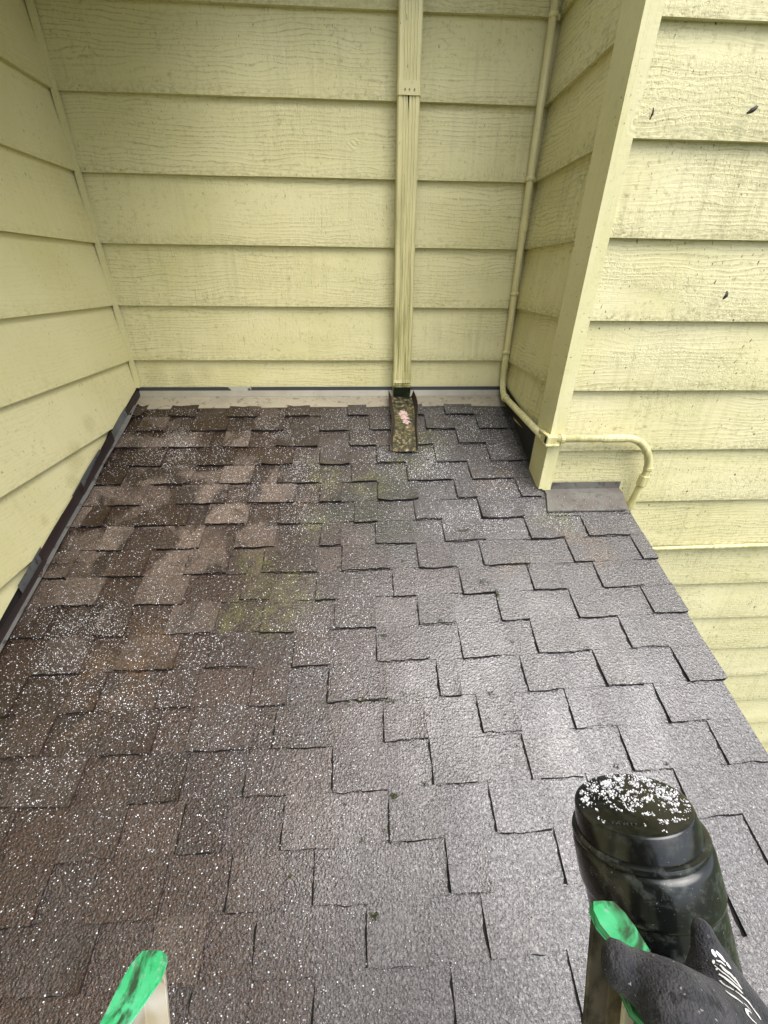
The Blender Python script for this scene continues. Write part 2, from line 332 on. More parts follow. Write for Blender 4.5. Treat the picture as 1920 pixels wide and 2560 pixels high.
for n in range(0, NR):
    xmax = XR + random.uniform(-.03, .03)
    if n <= 5: xmax = 3.86
    cuts = [XL-.02]; x = XL + random.uniform(.2, 1.2)
    tt = TEETH[n]
    for a, b in tt:                       # the base shows between teeth: one tone per gap
        m = (a+b)/2
        if cuts[-1]+.1 < m < xmax-.1: cuts.append(m)
    cuts.append(xmax)
    for a, b in zip(cuts, cuts[1:]): strip(n, a, b, random.random()*.75, ytop=(-.40 if n == 0 else None))
    mb.quad(RP(xmax, yrow(n, xmax), -.004), RP(xmax, yrow(n-1, xmax)+.05, -.004), RP(xmax, yrow(n-1, xmax)+.05, .0), RP(xmax, yrow(n, xmax), BT), 1)
    for a, b in tt:
        b = min(b, xmax-.002)
        if b-a < .08: continue
        tint = random.random(); k = max(3, int((b-a)/.055)); sl = random.uniform(-.015, .015); sr = random.uniform(-.015, .015)
        dy = random.uniform(-.012, .006); curl = random.choice((0, .006, .012, .022))*random.random()*1.4; prev = None; ys = []
        for i in range(k+1):
            s = i/k; xb = a + (b-a)*s; xt = a + sl + (b+sr-a-sl)*s
            yb = yrow(n, xb) + wig(xb*1.3+7, n) + dy; yt = yrow(n-1, xt) + .03
            cu = curl*(2*abs(s-.5))**2
            col = [RP(xb, yb, surf(xb, yb, n)*.3), RP(xb, yb, BT+lift(xb, n)+TT0+cu)]
            for q in (.33, .66, 1.0):
                xx = xb + (xt-xb)*q; yy = yb + (yt-yb)*q
                col.append(RP(xx, yy, surf(xx, yy, n)*.9 + TT0 + (TT1-TT0)*q + cu*(1-q)))
            ba = [RP(xb + (xt-xb)*q, yb + (yt-yb)*q, surf(xb, yb + (yt-yb)*q, n)*.3-.002) for q in (0, .33, .66, 1.0)]
            if prev:
                mb.quad(prev[0], col[0], col[1], prev[1], 1)
                for j in (1, 2, 3): mb.quad(prev[j], col[j], col[j+1], prev[j+1], 0, None, tint)
            if i in (0, k):
                for j in range(3):
                    q = [ba[j], ba[j+1], col[j+2], col[j+1]]
                    mb.quad(*(q if i else q[::-1]), 0 if i else 1, None, tint)  # left side black to carry its shade, right side in shingle colour
            prev = col
        # black strips, grit and painted gap shade, along the left edge and the butt
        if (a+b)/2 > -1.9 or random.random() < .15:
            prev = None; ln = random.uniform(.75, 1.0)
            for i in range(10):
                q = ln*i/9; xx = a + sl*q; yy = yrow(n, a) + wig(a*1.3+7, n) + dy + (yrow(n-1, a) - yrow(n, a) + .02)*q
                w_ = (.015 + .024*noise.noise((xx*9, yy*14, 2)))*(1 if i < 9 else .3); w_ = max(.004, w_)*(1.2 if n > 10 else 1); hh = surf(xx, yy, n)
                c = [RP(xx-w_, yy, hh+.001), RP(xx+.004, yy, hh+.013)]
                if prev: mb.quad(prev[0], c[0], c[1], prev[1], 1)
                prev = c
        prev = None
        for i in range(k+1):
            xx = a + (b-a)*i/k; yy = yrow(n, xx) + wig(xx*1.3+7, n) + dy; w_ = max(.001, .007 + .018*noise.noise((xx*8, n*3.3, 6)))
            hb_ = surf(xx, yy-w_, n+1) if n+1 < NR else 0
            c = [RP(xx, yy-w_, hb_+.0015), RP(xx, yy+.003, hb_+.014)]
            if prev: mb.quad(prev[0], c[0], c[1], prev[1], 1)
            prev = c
strip(6, 3.84, XR-.01, .4, ytop=-2.69)
def mat_shingle():
    M = Mat('wet_shingle'); o = M.obj(); t = M.attr('tint')
    big = M.noise(o, 2.0, 3); med = M.noise(o, 11, 4, .6); gran = M.noise(o, 330, 2, .6); gr2 = M.voro(o, 260, out='Color')
    g2 = M.sep(gr2)[0]
    base = M.ramp(t, [(0, (.018, .0105, .0066)), (.25, (.032, .0180, .0112)), (.5, (.026, .0175, .0145)), (.7, (.042, .0255, .017)), (.86, (.033, .0235, .0205)), (1, (.058, .040, .029))])
    base = M.mix(M.rng(med, .35, .7, 0, .5), base, (.030, .0135, .0075))
    # right side of the roof lightened to grey, painting in the wet sky sheen
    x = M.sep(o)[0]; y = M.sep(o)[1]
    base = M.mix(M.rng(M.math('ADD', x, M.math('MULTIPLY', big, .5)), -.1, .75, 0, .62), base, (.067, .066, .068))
    # dry patches, high on the roof to the left
    dn = M.noise(M.mul(o, (5.5, 4.5, 4.5)), 1, 4, .55, .4)
    dn = M.math('ADD', dn, M.math('MULTIPLY', M.math('SUBTRACT', t, .5), .22))
    dm = M.math('MULTIPLY', M.rng(M.dist(o, DRYC), .35, .85, 1, 0), M.rng(x, -.35, .0, 1, 0))
    dry = M.math('MULTIPLY', M.rng(dn, .49, .57), dm)
    base = M.mix(dry, base, M.mix(M.rng(t, .2, .8), (.085, .062, .047), (.130, .100, .078)))
    # algae
    alg = M.blobs(o, ALG, .10, 5); alg = M.math('MULTIPLY', alg, M.rng(M.noise(o, 22, 4), .35, .65))
    base = M.mix(M.math('MULTIPLY', alg, .55), base, (.085, .085, .022))
    ora = M.blobs(o, ORA, .10, 6); base = M.mix(M.math('MULTIPLY', M.math('MULTIPLY', ora, M.rng(med, .4, .62)), .3), base, (.13, .075, .03))
    stn = M.blobs(o, STAIN, .12, 6); base = M.mix(M.math('MULTIPLY', stn, M.rng(M.noise(o, 16, 4), .3, .6, .25, .8)), base, (.022, .024, .015))
    k = M.math('ADD', M.math('MULTIPLY', gran, 1.3), M.math('MULTIPLY', g2, .75))
    n = M.node('ShaderNodeMix'); n.data_type = 'RGBA'; n.blend_type = 'MULTIPLY'; n.inputs[0].default_value = 1
    M.put(n.inputs[6], base); M.put(n.inputs[7], M.ramp(M.rng(k, .35, 1.7), [(0, (.22, .22, .22)), (.5, (.85, .85, .85)), (1, (2.5, 2.5, 2.55))]))  # granule contrast raised so the lightest grains double as wet glints
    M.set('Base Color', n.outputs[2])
    wet = M.math('SUBTRACT', 1., M.math('MULTIPLY', dry, .9))
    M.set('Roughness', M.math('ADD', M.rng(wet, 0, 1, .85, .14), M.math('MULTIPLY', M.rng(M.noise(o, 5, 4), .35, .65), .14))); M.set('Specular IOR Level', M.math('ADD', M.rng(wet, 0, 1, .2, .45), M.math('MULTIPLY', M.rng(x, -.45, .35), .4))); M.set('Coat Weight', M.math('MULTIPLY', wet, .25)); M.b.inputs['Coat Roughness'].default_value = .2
    film = M.math('MULTIPLY', M.rng(M.noise(M.mul(o, (7, 3.2, 3.2), (2, 1, 0)), 1, 5, .65), .22, .78), M.blobs(o, FILM, .12, 3))
    film = M.math('MULTIPLY', film, wet)
    h = M.math('ADD', M.math('MULTIPLY', M.voro(o, 165), .6), M.math('MULTIPLY', M.noise(o, 112, 4, .7, .5), 1.0))
    h = M.math('MULTIPLY', h, M.rng(film, 0, 1, 1, .60))
    M.set('Coat Weight', M.math('ADD', M.math('MULTIPLY', wet, .1), M.math('MULTIPLY', film, .62)))
    nn = M.bump(h, .85, .0040); M.put(M.b.inputs['Coat Normal'], nn)
    return M.m
def rl(p): return rel(ROOF, p)
FILM = [(rl(RP(1.5, -2.4)), .30), (rl(RP(1.0, -4.4)), .42), (rl(RP(1.3, -6.0)), .50), (rl(RP(2.6, -5.0)), .50), (rl(RP(2.8, -6.6)), .55), (rl(RP(.5, -7.2)), .35), (rl(RP(3.9, -5.6)), .45), (rl(RP(2.6, -3.4)), .28)]
STAIN = [(rl(RP(1.5, -2.05)), .11), (rl(RP(1.3, -2.6)), .15), (rl(RP(.9, -3.1)), .16), (rl(RP(.3, -3.0)), .15), (rl(RP(1.2, -3.6)), .14)]
DRYC = rl(RP(-2.4, -2.6))
ALG = [(rl(RP(.05, -2.35)), .13), (rl(RP(-.85, -4.0)), .12), (rl(RP(-1.05, -4.8)), .09), (rl(RP(-.1, -3.3)), .12), (rl(RP(.9, -2.6)), .14), (rl(RP(-.55, -4.6)), .2), (rl(RP(4.0, -3.3)), .14), (rl(RP(1.9, -1.6)), .16), (rl(RP(1.55, -2.1)), .13)]
ORA = [(rl(RP(3.1, -2.5)), .16), (rl(RP(4.2, -3.9)), .14), (rl(RP(-.2, -2.9)), .10), (rl(RP(2.9, -4.1)), .1), (rl(RP(-2.0, -5.0)), .09), (rl(RP(-2.6, -6.0)), .12), (rl(RP(-2.3, -5.5)), .2)]
m_edge = plain('asphalt_edge_shade', (.010, .009, .008), .8, spec=.2)
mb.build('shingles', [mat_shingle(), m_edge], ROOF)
mb = MB()
mb.hexa([RP(XL-.06, -9.95, -.22), RP(XR-.06, -9.95, -.22), RP(XR-.06, YC-.09, -.22), RP(XL-.06, YC-.09, -.22), RP(XL-.06, -9.95, -.012), RP(XR-.06, -9.95, -.012), RP(XR-.06, YC-.09, -.012), RP(XL-.06, YC-.09, -.012)])
mb.hexa([RP(XL-.06, YC-.09, -.22), RP(XC+.05, YC-.09, -.22), RP(XC+.05, .05, -.22), RP(XL-.06, .05, -.22), RP(XL-.06, YC-.09, -.012), RP(XC+.05, YC-.09, -.012), RP(XC+.05, .05, -.012), RP(XL-.06, .05, -.012)])
mb.build('roof_deck', m_sheath, ROOF)
mb = MB(); mb.hexa([RP(XR-.058, -9.95, -.7), RP(XR-.02, -9.95, -.7), RP(XR-.02, YC-.08, -.7), RP(XR-.058, YC-.08, -.7), RP(XR-.058, -9.95, -.014), RP(XR-.02, -9.95, -.014), RP(XR-.02, YC-.08, -.014), RP(XR-.058, YC-.08, -.014)])
mb.build('rake_board', m_soffit, ROOF)
# back wall flashing
def mat_flash(name, c1, c2, rough=.55, metal=.2):
    M = Mat(name); o = M.obj(); c = M.mix(M.rng(M.noise(o, 7, 4), .35, .65), c1, c2)
    c = M.mix(M.rng(M.noise(o, 34, 4, .6), .56, .66), c, tuple(x*.45 for x in c1)); M.set('Base Color', c).set('Roughness', rough).set('Metallic', metal)
    M.bump(M.noise(o, 40, 3), .25, .002); return M.m
m_bf = mat_flash('dusty_flashing', (.30, .265, .19), (.23, .205, .155), .6, .0)
m_gal = mat_flash('galvanised_flashing', (.075, .08, .08), (.12, .125, .12), .5, .3)
m_brn = plain('brown_flashing', (.030, .020, .019), .35, .2, .15, 20)
m_wht = plain('pale_flashing_lip', (.29, .27, .21), .5, .0, .1, 20, dirt=(.2, .2, .18), dscale=30, dth=(.6, .7))
mb = MB(); N = 60
for i in range(N):
    x0 = XL+.02 + (XC-XL-.05)*i/N; x1 = XL+.02 + (XC-XL-.05)*(i+1)/N
    e = lambda x: -.462 - .03*noise.noise((x*1.1, 4.4, 0)) + .02*x/4
    b = lambda x: .022 + .006*noise.noise((x*2, 0, 7))
    mb.quad(RP(x0, e(x0), .0), RP(x1, e(x1), .0), RP(x1, e(x1), b(x1)), RP(x0, e(x0), b(x0)))
    mb.quad(RP(x0, e(x0), b(x0)), RP(x1, e(x1), b(x1)), RP(x1, -.10, .02), RP(x0, -.10, .02))
mb.build('wall_flashing', m_bf, ROOF)
mb = MB()
for i in range(N):
    x0 = XL+.02 + (XC-XL-.05)*i/N; x1 = XL+.02 + (XC-XL-.05)*(i+1)/N
    mb.quad(RP(x0, -.10, .022), RP(x1, -.10, .022), (x1, -.045, -1.862), (x0, -.045, -1.862), 0)
    mb.quad((x0, -.045, -1.862), (x1, -.045, -1.862), (x1, -.035, -1.79), (x0, -.035, -1.79), 1)
mb.build('flashing_lip', [m_wht, plain('dark_lip', (.045, .05, .055), .4, .3, .1, 20, dirt=(.40, .40, .35), dscale=4, dth=(.60, .62))], ROOF)
# step flashing on the left
def stepf(y0, y1, h0, h1, m, lean=.03, name='step_flashing', xb=XL+.035):
    mb = MB(); k = 12
    for i in range(k):
        s0, s1 = i/k, (i+1)/k; ya, yb = y0 + (y1-y0)*s0, y0 + (y1-y0)*s1; ha, hb = h0 + (h1-h0)*s0, h0 + (h1-h0)*s1
        la = lean*(.6+.4*noise.noise((ya*1.5, 3, 1))); lb = lean*(.6+.4*noise.noise((yb*1.5, 3, 1)))
        mb.quad(RP(xb, ya, .03), RP(xb, yb, .03), Vector((xb-lb, yb, zr(yb)+hb)), Vector((xb-la, ya, zr(ya)+ha)))
    return mb.build(name, m, ROOF)
stepf(-.06, -.75, .17, .17, m_brn, .045)
stepf(-.70, -1.62, .20, .20, m_gal, .045, xb=XL+.03)
stepf(-1.46, -2.75, .26, .13, m_brn, .03, xb=XL+.055)
stepf(-1.9, -2.95, .23, .23, m_gal, .05, xb=XL+.03)
stepf(-2.65, -4.0, .22, .22, m_brn, .05, xb=XL+.042)
stepf(-3.9, -4.5, .25, .25, m_gal, .05, xb=XL+.03)
stepf(-3.95, -9.9, .13, .27, m_brn, .04, xb=XL+.06)
mb = MB(); k = 40
for i in range(k):
    ya, yb = -.4-9.4*i/k, -.4-9.4*(i+1)/k; wa = .11+.035*noise.noise((ya*1.3, 0, 0)); wb = .11+.035*noise.noise((yb*1.3, 0, 0))
    mb.quad(RP(XL+.02, ya, .052), RP(XL+.02, yb, .052), RP(XL+wb, yb, .058), RP(XL+wa, ya, .058))
mb.build('flashing_strip', mat_flash('strip_metal', (.13, .125, .12), (.18, .175, .165), .5, .2), ROOF)
# dark side flashing under the projecting wall and the apron in front of it
mb = MB(); mb.quad((XC+.0, -2.72, zr(-2.72)), (XC+.0, -.02, zr(0)), (XC+.0, -.02, -1.72), (XC+.0, -2.72, -2.22)); mb.quad((XC+.0, -.02, zr(0)), (XC-.06, -.03, zr(0)+.02), (XC-.02, -.03, -1.74), (XC, -.02, -1.72))
mb.build('side_flashing', plain('black_flashing', (.014, .013, .013), .6), ROOF)
mb = MB(); N = 16
for i in range(N):
    s0, s1 = i/N, (i+1)/N; X = lambda s, a, b: a + (b-a)*s
    w = lambda s: .006*noise.noise((s*5, 2, 0))
    mb.quad(RP(X(s0, 3.80, 5.19), -3.235, .046), RP(X(s1, 3.80, 5.19), -3.235, .046), RP(X(s1, 3.80, 5.19), -3.225, .062+w(s1)), RP(X(s0, 3.80, 5.19), -3.225, .062+w(s0)))
    mb.quad(RP(X(s0, 3.80, 5.19), -3.225, .062+w(s0)), RP(X(s1, 3.80, 5.19), -3.225, .062+w(s1)), RP(X(s1, 3.9, 5.27), -2.86, .05), RP(X(s0, 3.9, 5.27), -2.86, .05))
    mb.quad(RP(X(s0, 3.9, 5.27), -2.86, .05), RP(X(s1, 3.9, 5.27), -2.86, .05), Vector((X(s1, 3.9, 5.27), -2.745, -2.955)), Vector((X(s0, 3.9, 5.27), -2.745, -2.955)))
    mb.quad(Vector((X(s0, 3.9, 5.27), -2.745, -2.955)), Vector((X(s1, 3.9, 5.27), -2.745, -2.955)), Vector((X(s1, 3.9, 5.27), -2.735, -2.83)), Vector((X(s0, 3.9, 5.27), -2.735, -2.83)))
mb.quad(RP(3.79, -3.235, .0), RP(3.80, -3.225, .06), RP(3.9, -2.86, .05), RP(3.88, -2.86, .0))
mb.build('apron_flashing', mat_flash('apron_metal', (.16, .158, .14), (.115, .10, .09), .4, .25), ROOF)
# ------------------------------------------------------------------ downspout
DS = thing('downspout', 'cream ribbed downspout running down the middle of the back wall', 'downspout', (1.58, -.15, -2.0))
def mat_pipe(name, low, lowz):
    M = Mat(name); o = M.obj(); c = M.mix(M.rng(M.noise(o, 9, 3), .35, .65), (.62, .565, .29), (.56, .51, .26))
    z = M.sep(o)[2]
    gm = M.math('MULTIPLY', M.rng(z, lowz, 0, 0, 1), M.rng(M.noise(M.mul(o, (60, 60, 4)), 1, 4), .45, .6)); c = M.mix(M.math('MULTIPLY', gm, low), c, (.17, .17, .03))
    d = M.rng(M.noise(M.mul(o, (90, 90, 30)), 1, 3), .68, .74); c = M.mix(M.math('MULTIPLY', d, .8), c, (.08, .065, .03))
    M.set('Base Color', c).set('Roughness', .38); M.bump(M.noise(o, 30, 3), .15, .002); return M.m
m_pipe = mat_pipe('downspout_paint', .8, 1.3)
xa, xb_ = 1.385, 1.74; yf, yk = -.28, -.03
def prof(sx=1, gro=.012, xc=1.5625, hw=.178):
    P = [(xc-hw*sx, yk), (xc-hw*sx, yf+.02), (xc-hw*sx+.02, yf)]
    for g_ in (-.095, -.05, -.005, .05, .095):
        P += [(xc+g_-.014, yf), (xc+g_-.005, yf+gro), (xc+g_+.005, yf+gro), (xc+g_+.014, yf)]
    P += [(xc+hw*sx-.02, yf), (xc+hw*sx, yf+.02), (xc+hw*sx, yk)]
    return P
def loft(mb, rings, m=0, closed=True):
    ids = [[mb.v(p) for p in r] for r in rings]; n = len(ids[0])
    for a, b in zip(ids, ids[1:]):
        for k in range(n if closed else n-1): mb.f((a[k], a[(k+1) % n], b[(k+1) % n], b[k]), m)
    return ids
mb = MB(); rings = []
def topx(z): return -.055 + .0   # plumb
for z in (5.2, 2.86, 2.70, 1.5, .5, -.6, -1.45): rings.append([(x-.03 + .045*(5.2-z)/6.9, y, z) for x, y in prof()])
loft(mb, rings[::-1])
mb.build('pipe', m_pipe, DS)
mb = MB(); rings = []
sh = lambda z: -.03 + .045*(5.2-z)/6.9
zs = [-1.44, -1.50, -1.53, -1.56, -1.59, -1.62, -1.65, -1.68, -1.74, -1.84, -1.94]
for i, z in enumerate(zs):
    kick = -max(0, -1.60-z)*.28; cr = .006*(i % 2) if z > -1.7 else 0
    rings.append([((x-1.5625)*(1.03+cr)+1.5625+sh(z), (y-yk)*(1.03+cr)+yk+kick + (.05 if z < -1.9 and y < -.2 else 0), z + (-.16 if y > -.1 else .27)*(1 if z < -1.9 else (.6 if z < -1.8 and y < -.1 else 0))) for x, y in prof(gro=.010)])
loft(mb, rings[::-1]); mb.build('outlet', mat_pipe('outlet_paint', .9, .35), DS)
mb = MB(); r_in = [((x-1.5625)*.93+1.5625+sh(-1.94), (y-yk)*.9+yk-.1, -1.93 + (-.16 if y > -.1 else .275)) for x, y in prof(gro=.004)]
mb.f([mb.v(p) for p in r_in][::-1]); mb.build('outlet_mouth_shade_face', plain('mouth_shade', (.012, .02, .008), .5, 0, .5, 60, dirt=(.05, .07, .02)), DS)  # flat dark face painted as the shaded hollow inside the pipe
def strapbox(z0, z1):
    mb = MB(); rr = []
    for z in (z0, z1): rr.append([((x-1.5625)*1.045+1.5625+sh(z), (y-yk)*1.06+yk, z) for x, y in [(1.385, yk), (1.385, yf+.02), (1.405, yf), (1.53, yf-.004), (1.56, yf-.004), (1.72, yf), (1.74, yf+.02), (1.74, yk)]])
    loft(mb, rr, 0, False); ia = [mb.v(p) for p in rr[0]]; 
    mb.f(ia[::-1]); mb.f([mb.v(p) for p in rr[1]])
    return mb
st = strapbox(2.735, 2.90).build('strap', m_pipe, DS)
for dx in (-.062, .005, .085):
    mb = MB(); p = Vector((1.545+dx, yf-.018, 2.80)); mb.tube([p, p+Vector((0, -.012, 0))], .011, 8); mb.build('screw', plain('screw_%d' % int(dx*1000), (.2, .16, .09), .5), st)
mb = MB(); z = 2.735; mb.f([mb.v(p) for p in ((1.525, yf-.002, z), (1.552, yf-.002, z), (1.546, yf-.002, z-.12), (1.542, yf-.002, z-.30), (1.538, yf-.002, z-.12))][::-1]); mb.build('seam_gap_shade', plain('seam_dark', (.012, .01, .006), .8), DS)  # flat dark wedge painted on the pipe as the unlit split
# ------------------------------------------------------------------ splash tray below the outlet
def mat_tray():
    M = Mat('corroded_tray'); o = M.obj(); n1 = M.noise(o, 55, 5, .7); n2 = M.noise(o, 28, 4, .6)
    c = M.ramp(n1, [(.38, (.010, .010, .009)), (.49, (.035, .035, .016)), (.535, (.05, .05, .02)), (.56, (.25, .17, .055)), (.60, (.05, .05, .03)), (.66, (.40, .33, .26))])
    mo = M.blobs(o, [((-.022, .04, .02), .03), ((-.025, -.01, .0), .03), ((-.03, .09, .03), .02)], .012, 60); c = M.mix(M.math('MULTIPLY', mo, .8), c, (.05, .06, .012))
    pk = M.blobs(o, [((-.002, .10, .036), .036), ((.004, .07, .026), .036), ((.010, .03, .010), .030), ((.016, -.01, -.004), .022)], .024, 70); c = M.mix(M.math('MULTIPLY', M.rng(pk, .2, .3), M.rng(n1, .62, .5, .35, 1)), c, (.52, .37, .34))
    M.set('Base Color', c).set('Roughness', .45); M.bump(n1, .5, .003); return M.m
TR = MB(); k = 14; pr_ = None
for i in range(k+1):
    s = i/k; y = -.20 - 1.62*s; hl = .245 + .012*math.sin(s*9); xc = 1.575 - .035*s + .03*math.sin(s*4.5)
    hh = .16*(1-s*.35)*(1 if s < .93 else (1-s)/.07*.6+.4); bow = .02*math.sin(s*6)
    sec = [RP(xc-hl-.035-bow, y, .065+hh), RP(xc-hl+.03, y, .07), RP(xc-.1, y, .062), RP(xc+.1, y, .062), RP(xc+hl-.03, y, .07), RP(xc+hl+.01+bow, y, .065+hh)]
    if pr_:
        for j in range(5): TR.quad(pr_[j], sec[j], sec[j+1], pr_[j+1], 0 if 0 < j < 4 else 1)
    pr_ = sec
trayo = TR.build('splash_tray', [mat_tray(), plain('rusty_tray_side', (.035, .026, .02), .5, 0, .3, 60, dirt=(.06, .03, .018))], None, origin=RP(1.575, -1.1, 0))
sm = trayo.modifiers.new('solid', 'SOLIDIFY'); sm.thickness = .002; sm.offset = 1
tag(trayo, 'rusty mossy metal tray with a pink patch under the downspout outlet', 'splash tray')
# ------------------------------------------------------------------ painted conduit on the walls
m_con = mat_pipe('conduit_paint', .35, .8)
CN = thing('conduit', 'cream conduit down the corner, round the jutting wall and bent back at its end', 'conduit', (3.72, -.12, -2.0))
r0 = .062
pA = fillet([(3.70, -.11, 5.2), (3.735, -.11, 1.2), (3.745, -.11, .2), (3.775, -.115, -1.70), (3.73, -.42, -1.90), (3.735, -2.66, -2.03)], .28)
mb = MB(); mb.tube(pA, r0); mb.build('riser_pipe', m_con, CN, smooth=True)
pB = fillet([(3.86, -2.86, -1.985), (5.27, -2.86, -1.985), (5.60, -2.86, -2.40), (5.55, -2.86, -2.95), (5.45, -2.83, -3.6)], .38, 8)
mb = MB(); mb.tube(pB, r0); mb.build('front_pipe', m_con, CN, smooth=True)
mb = MB(); mb.box(3.69, 3.782, -2.90, -2.52, -2.10, -1.93); mb.box(3.69, 3.92, -2.905, -2.79, -2.098, -1.932); mb.build('elbow_box', m_con, CN, bevel=.006)
mb = MB(); mb.box(3.68, 3.70, -2.915, -2.915+.35, -1.95, -1.92); mb.box(3.68, 3.905, -2.922, -2.79, -2.10, -2.065); mb.build('box_cover', m_con, CN, bevel=.003)
def coup(a, b, r=.078):
    a, b = Vector(a), Vector(b); mb = MB(); d = (b-a).normalized()
    mb.tube([a, a+d*.01, b-d*.01, b], [r*.93, r, r, r*.93]); mb.build('coupling', m_con, CN, smooth=False)
coup((3.915, -2.86, -1.985), (3.98, -2.86, -1.985)); coup((4.62, -2.86, -1.985), (5.02, -2.86, -1.985), .07); coup((5.575, -2.86, -2.66), (5.563, -2.86, -2.85), .084); coup((5.588, -2.86, -2.50), (5.583, -2.86, -2.56), .075)
coup((3.764, -.112, -1.18), (3.770, -.113, -1.42), .07); coup((3.732, -.50, -1.905), (3.732, -.62, -1.912), .08); coup((3.738, -.11, 1.15), (3.739, -.11, 1.0), .07)
for z, x in ((3.72, 3.713), (1.77, 3.728), (.0, 3.749), (-1.08, 3.762)):
    mb = MB(); mb.tube([(x, -.11, z+.035), (x, -.11, z+.012), (x, -.11, z-.012), (x, -.11, z-.035)], [.070, .080, .080, .070]); mb.box(x-.02, x+.13, -.075, -.03, z-.035, z+.035); mb.build('pipe_strap', m_con, CN, bevel=.002)
LP = thing('wall_pipe', 'thin cream pipe running level along the right wall below the roof edge', 'pipe', (7, YC-.06, -4.25))
mb = MB(); mb.tube([(5.0, YC-.06, -4.30), (7.6, YC-.06, -4.268), (16, YC-.06, -4.17)], .042, 12); mb.build('pipe', m_con, LP, smooth=True)
mb = MB(); mb.tube([(7.55, YC-.06, -4.2686), (7.75, YC-.06, -4.266)], .05, 12); mb.build('coupling', m_con, LP)
# ------------------------------------------------------------------ ladder
LD = thing('ladder', 'ladder with green rail caps leaning past the roof edge at the bottom', 'ladder', camv(-.05, -14, 3.1)+CO)
DN = camv(0, -1, .14).normalized()
def mat_rail(name, a, b, dirt, th):
    M = Mat(name); o = M.obj(); c = M.mix(M.rng(M.noise(o, 12, 3), .4, .6), a, b); c = M.mix(M.rng(M.noise(M.mul(o, (40, 40, 12)), 1, 5, .65), *th), c, dirt)
    M.set('Base Color', c).set('Roughness', .5); M.bump(M.noise(o, 80, 3), .2, .001); return M.m
m_railL = mat_rail('pale_rail', (.52, .51, .48), (.32, .28, .19), (.15, .12, .06), (.56, .64))
m_railR = mat_rail('shaded_dirty_rail', (.16, .135, .095), (.11, .092, .062), (.03, .025, .016), (.5, .62))  # right rail colour darkened for the hand's shadow, dirt streaks on top
m_railI = mat_rail('inner_rail', (.62, .56, .43), (.5, .45, .33), (.06, .05, .03), (.56, .66))
def mat_cap():
    M = Mat('green_cap'); o = M.obj(); c = M.mix(M.rng(M.noise(o, 30, 4), .4, .62), (.014, .30, .09), (.07, .40, .19)); c = M.mix(M.rng(M.noise(M.mul(o, (160, 160, 40)), 1, 4, .7), .56, .68), c, (.16, .34, .22))
    c = M.mix(M.math('MULTIPLY', M.rng(M.noise(M.mul(o, (45, 22, 60)), 1, 5, .65, .8), .50, .62), .95), c, (.02, .04, .018))
    M.set('Base Color', c).set('Roughness', .42); M.bump(M.noise(o, 90, 4), .25, .001); return M.m
m_cap = mat_cap()
def rail(tip, inw, wx, m, L=14.5, depth=.345, fl=.08):
    A = camv(inw, 0, 0); Bv = camv(wx, -.14, -1).normalized()
    sec = [(0, 0), (fl, 0), (fl, .014), (.018, .018), (.018, depth-.018), (fl, depth-.014), (fl, depth), (0, depth)]
    mb = MB(); rg = [[tip + A*a + Bv*b + DN*t for a, b in sec] for t in (.02, L)]
    ids = loft(mb, rg); mb.f(ids[0]); mb.f(ids[1][::-1])
    if inw > 0: mb.F = [f[::-1] for f in mb.F]
    ro = mb.build('rail', m, LD, bevel=.001)
    mb = MB(); e = .012
    hf = fl/2; out = [(-e, .055), (-e*.6, .02), (.008, -e*.8), (fl*.55, -e), (fl-.006, -e*.8), (fl+e*.7, .012), (fl+e, .05)] + [(fl*.62, depth*.5), (fl*.38, depth+e-.02), (fl*.3, depth+e), (.0, depth+e), (-e, depth+e-.02)]
    rg = [[tip + A*a + Bv*b + DN*t for a, b in out] for t in (-.014, .0, .006)]
    rg[0] = [tip + A*((a-hf)*.84+hf) + Bv*((b-.17)*.955+.17) + DN*(-.014) for a, b in out]
    ids = loft(mb, rg); mb.f(ids[0]); mb.f(ids[2][::-1])
    if inw > 0: mb.F = [f[::-1] for f in mb.F]
    cap = mb.build('end_cap', m_cap, ro, bevel=.002)
    return ro
rail(at(345, 2392, 1.2), 1, 0.0, m_railL)
rail(at(1545, 2268, 1.2), -1, .10, m_railR)
rail(at(1608, 2474, 1.12), -1, .10, m_railI, 13, .2, .058)
rail(at(262, 2640, 1.13), 1, -.06, m_railI, 13, .22, .075)
for i in range(12):
    a = at(345, 2392, 1.2) + DN*(.9+1.14*i) + camv(.03, -.02, -.17); b = at(1545, 2268, 1.2) + DN*(.9+1.14*i) + camv(-.03, -.15, -.17)
    mb = MB(); mb.tube([a, b], .055, 14); mb.build('rung', m_railI, LD, smooth=False)
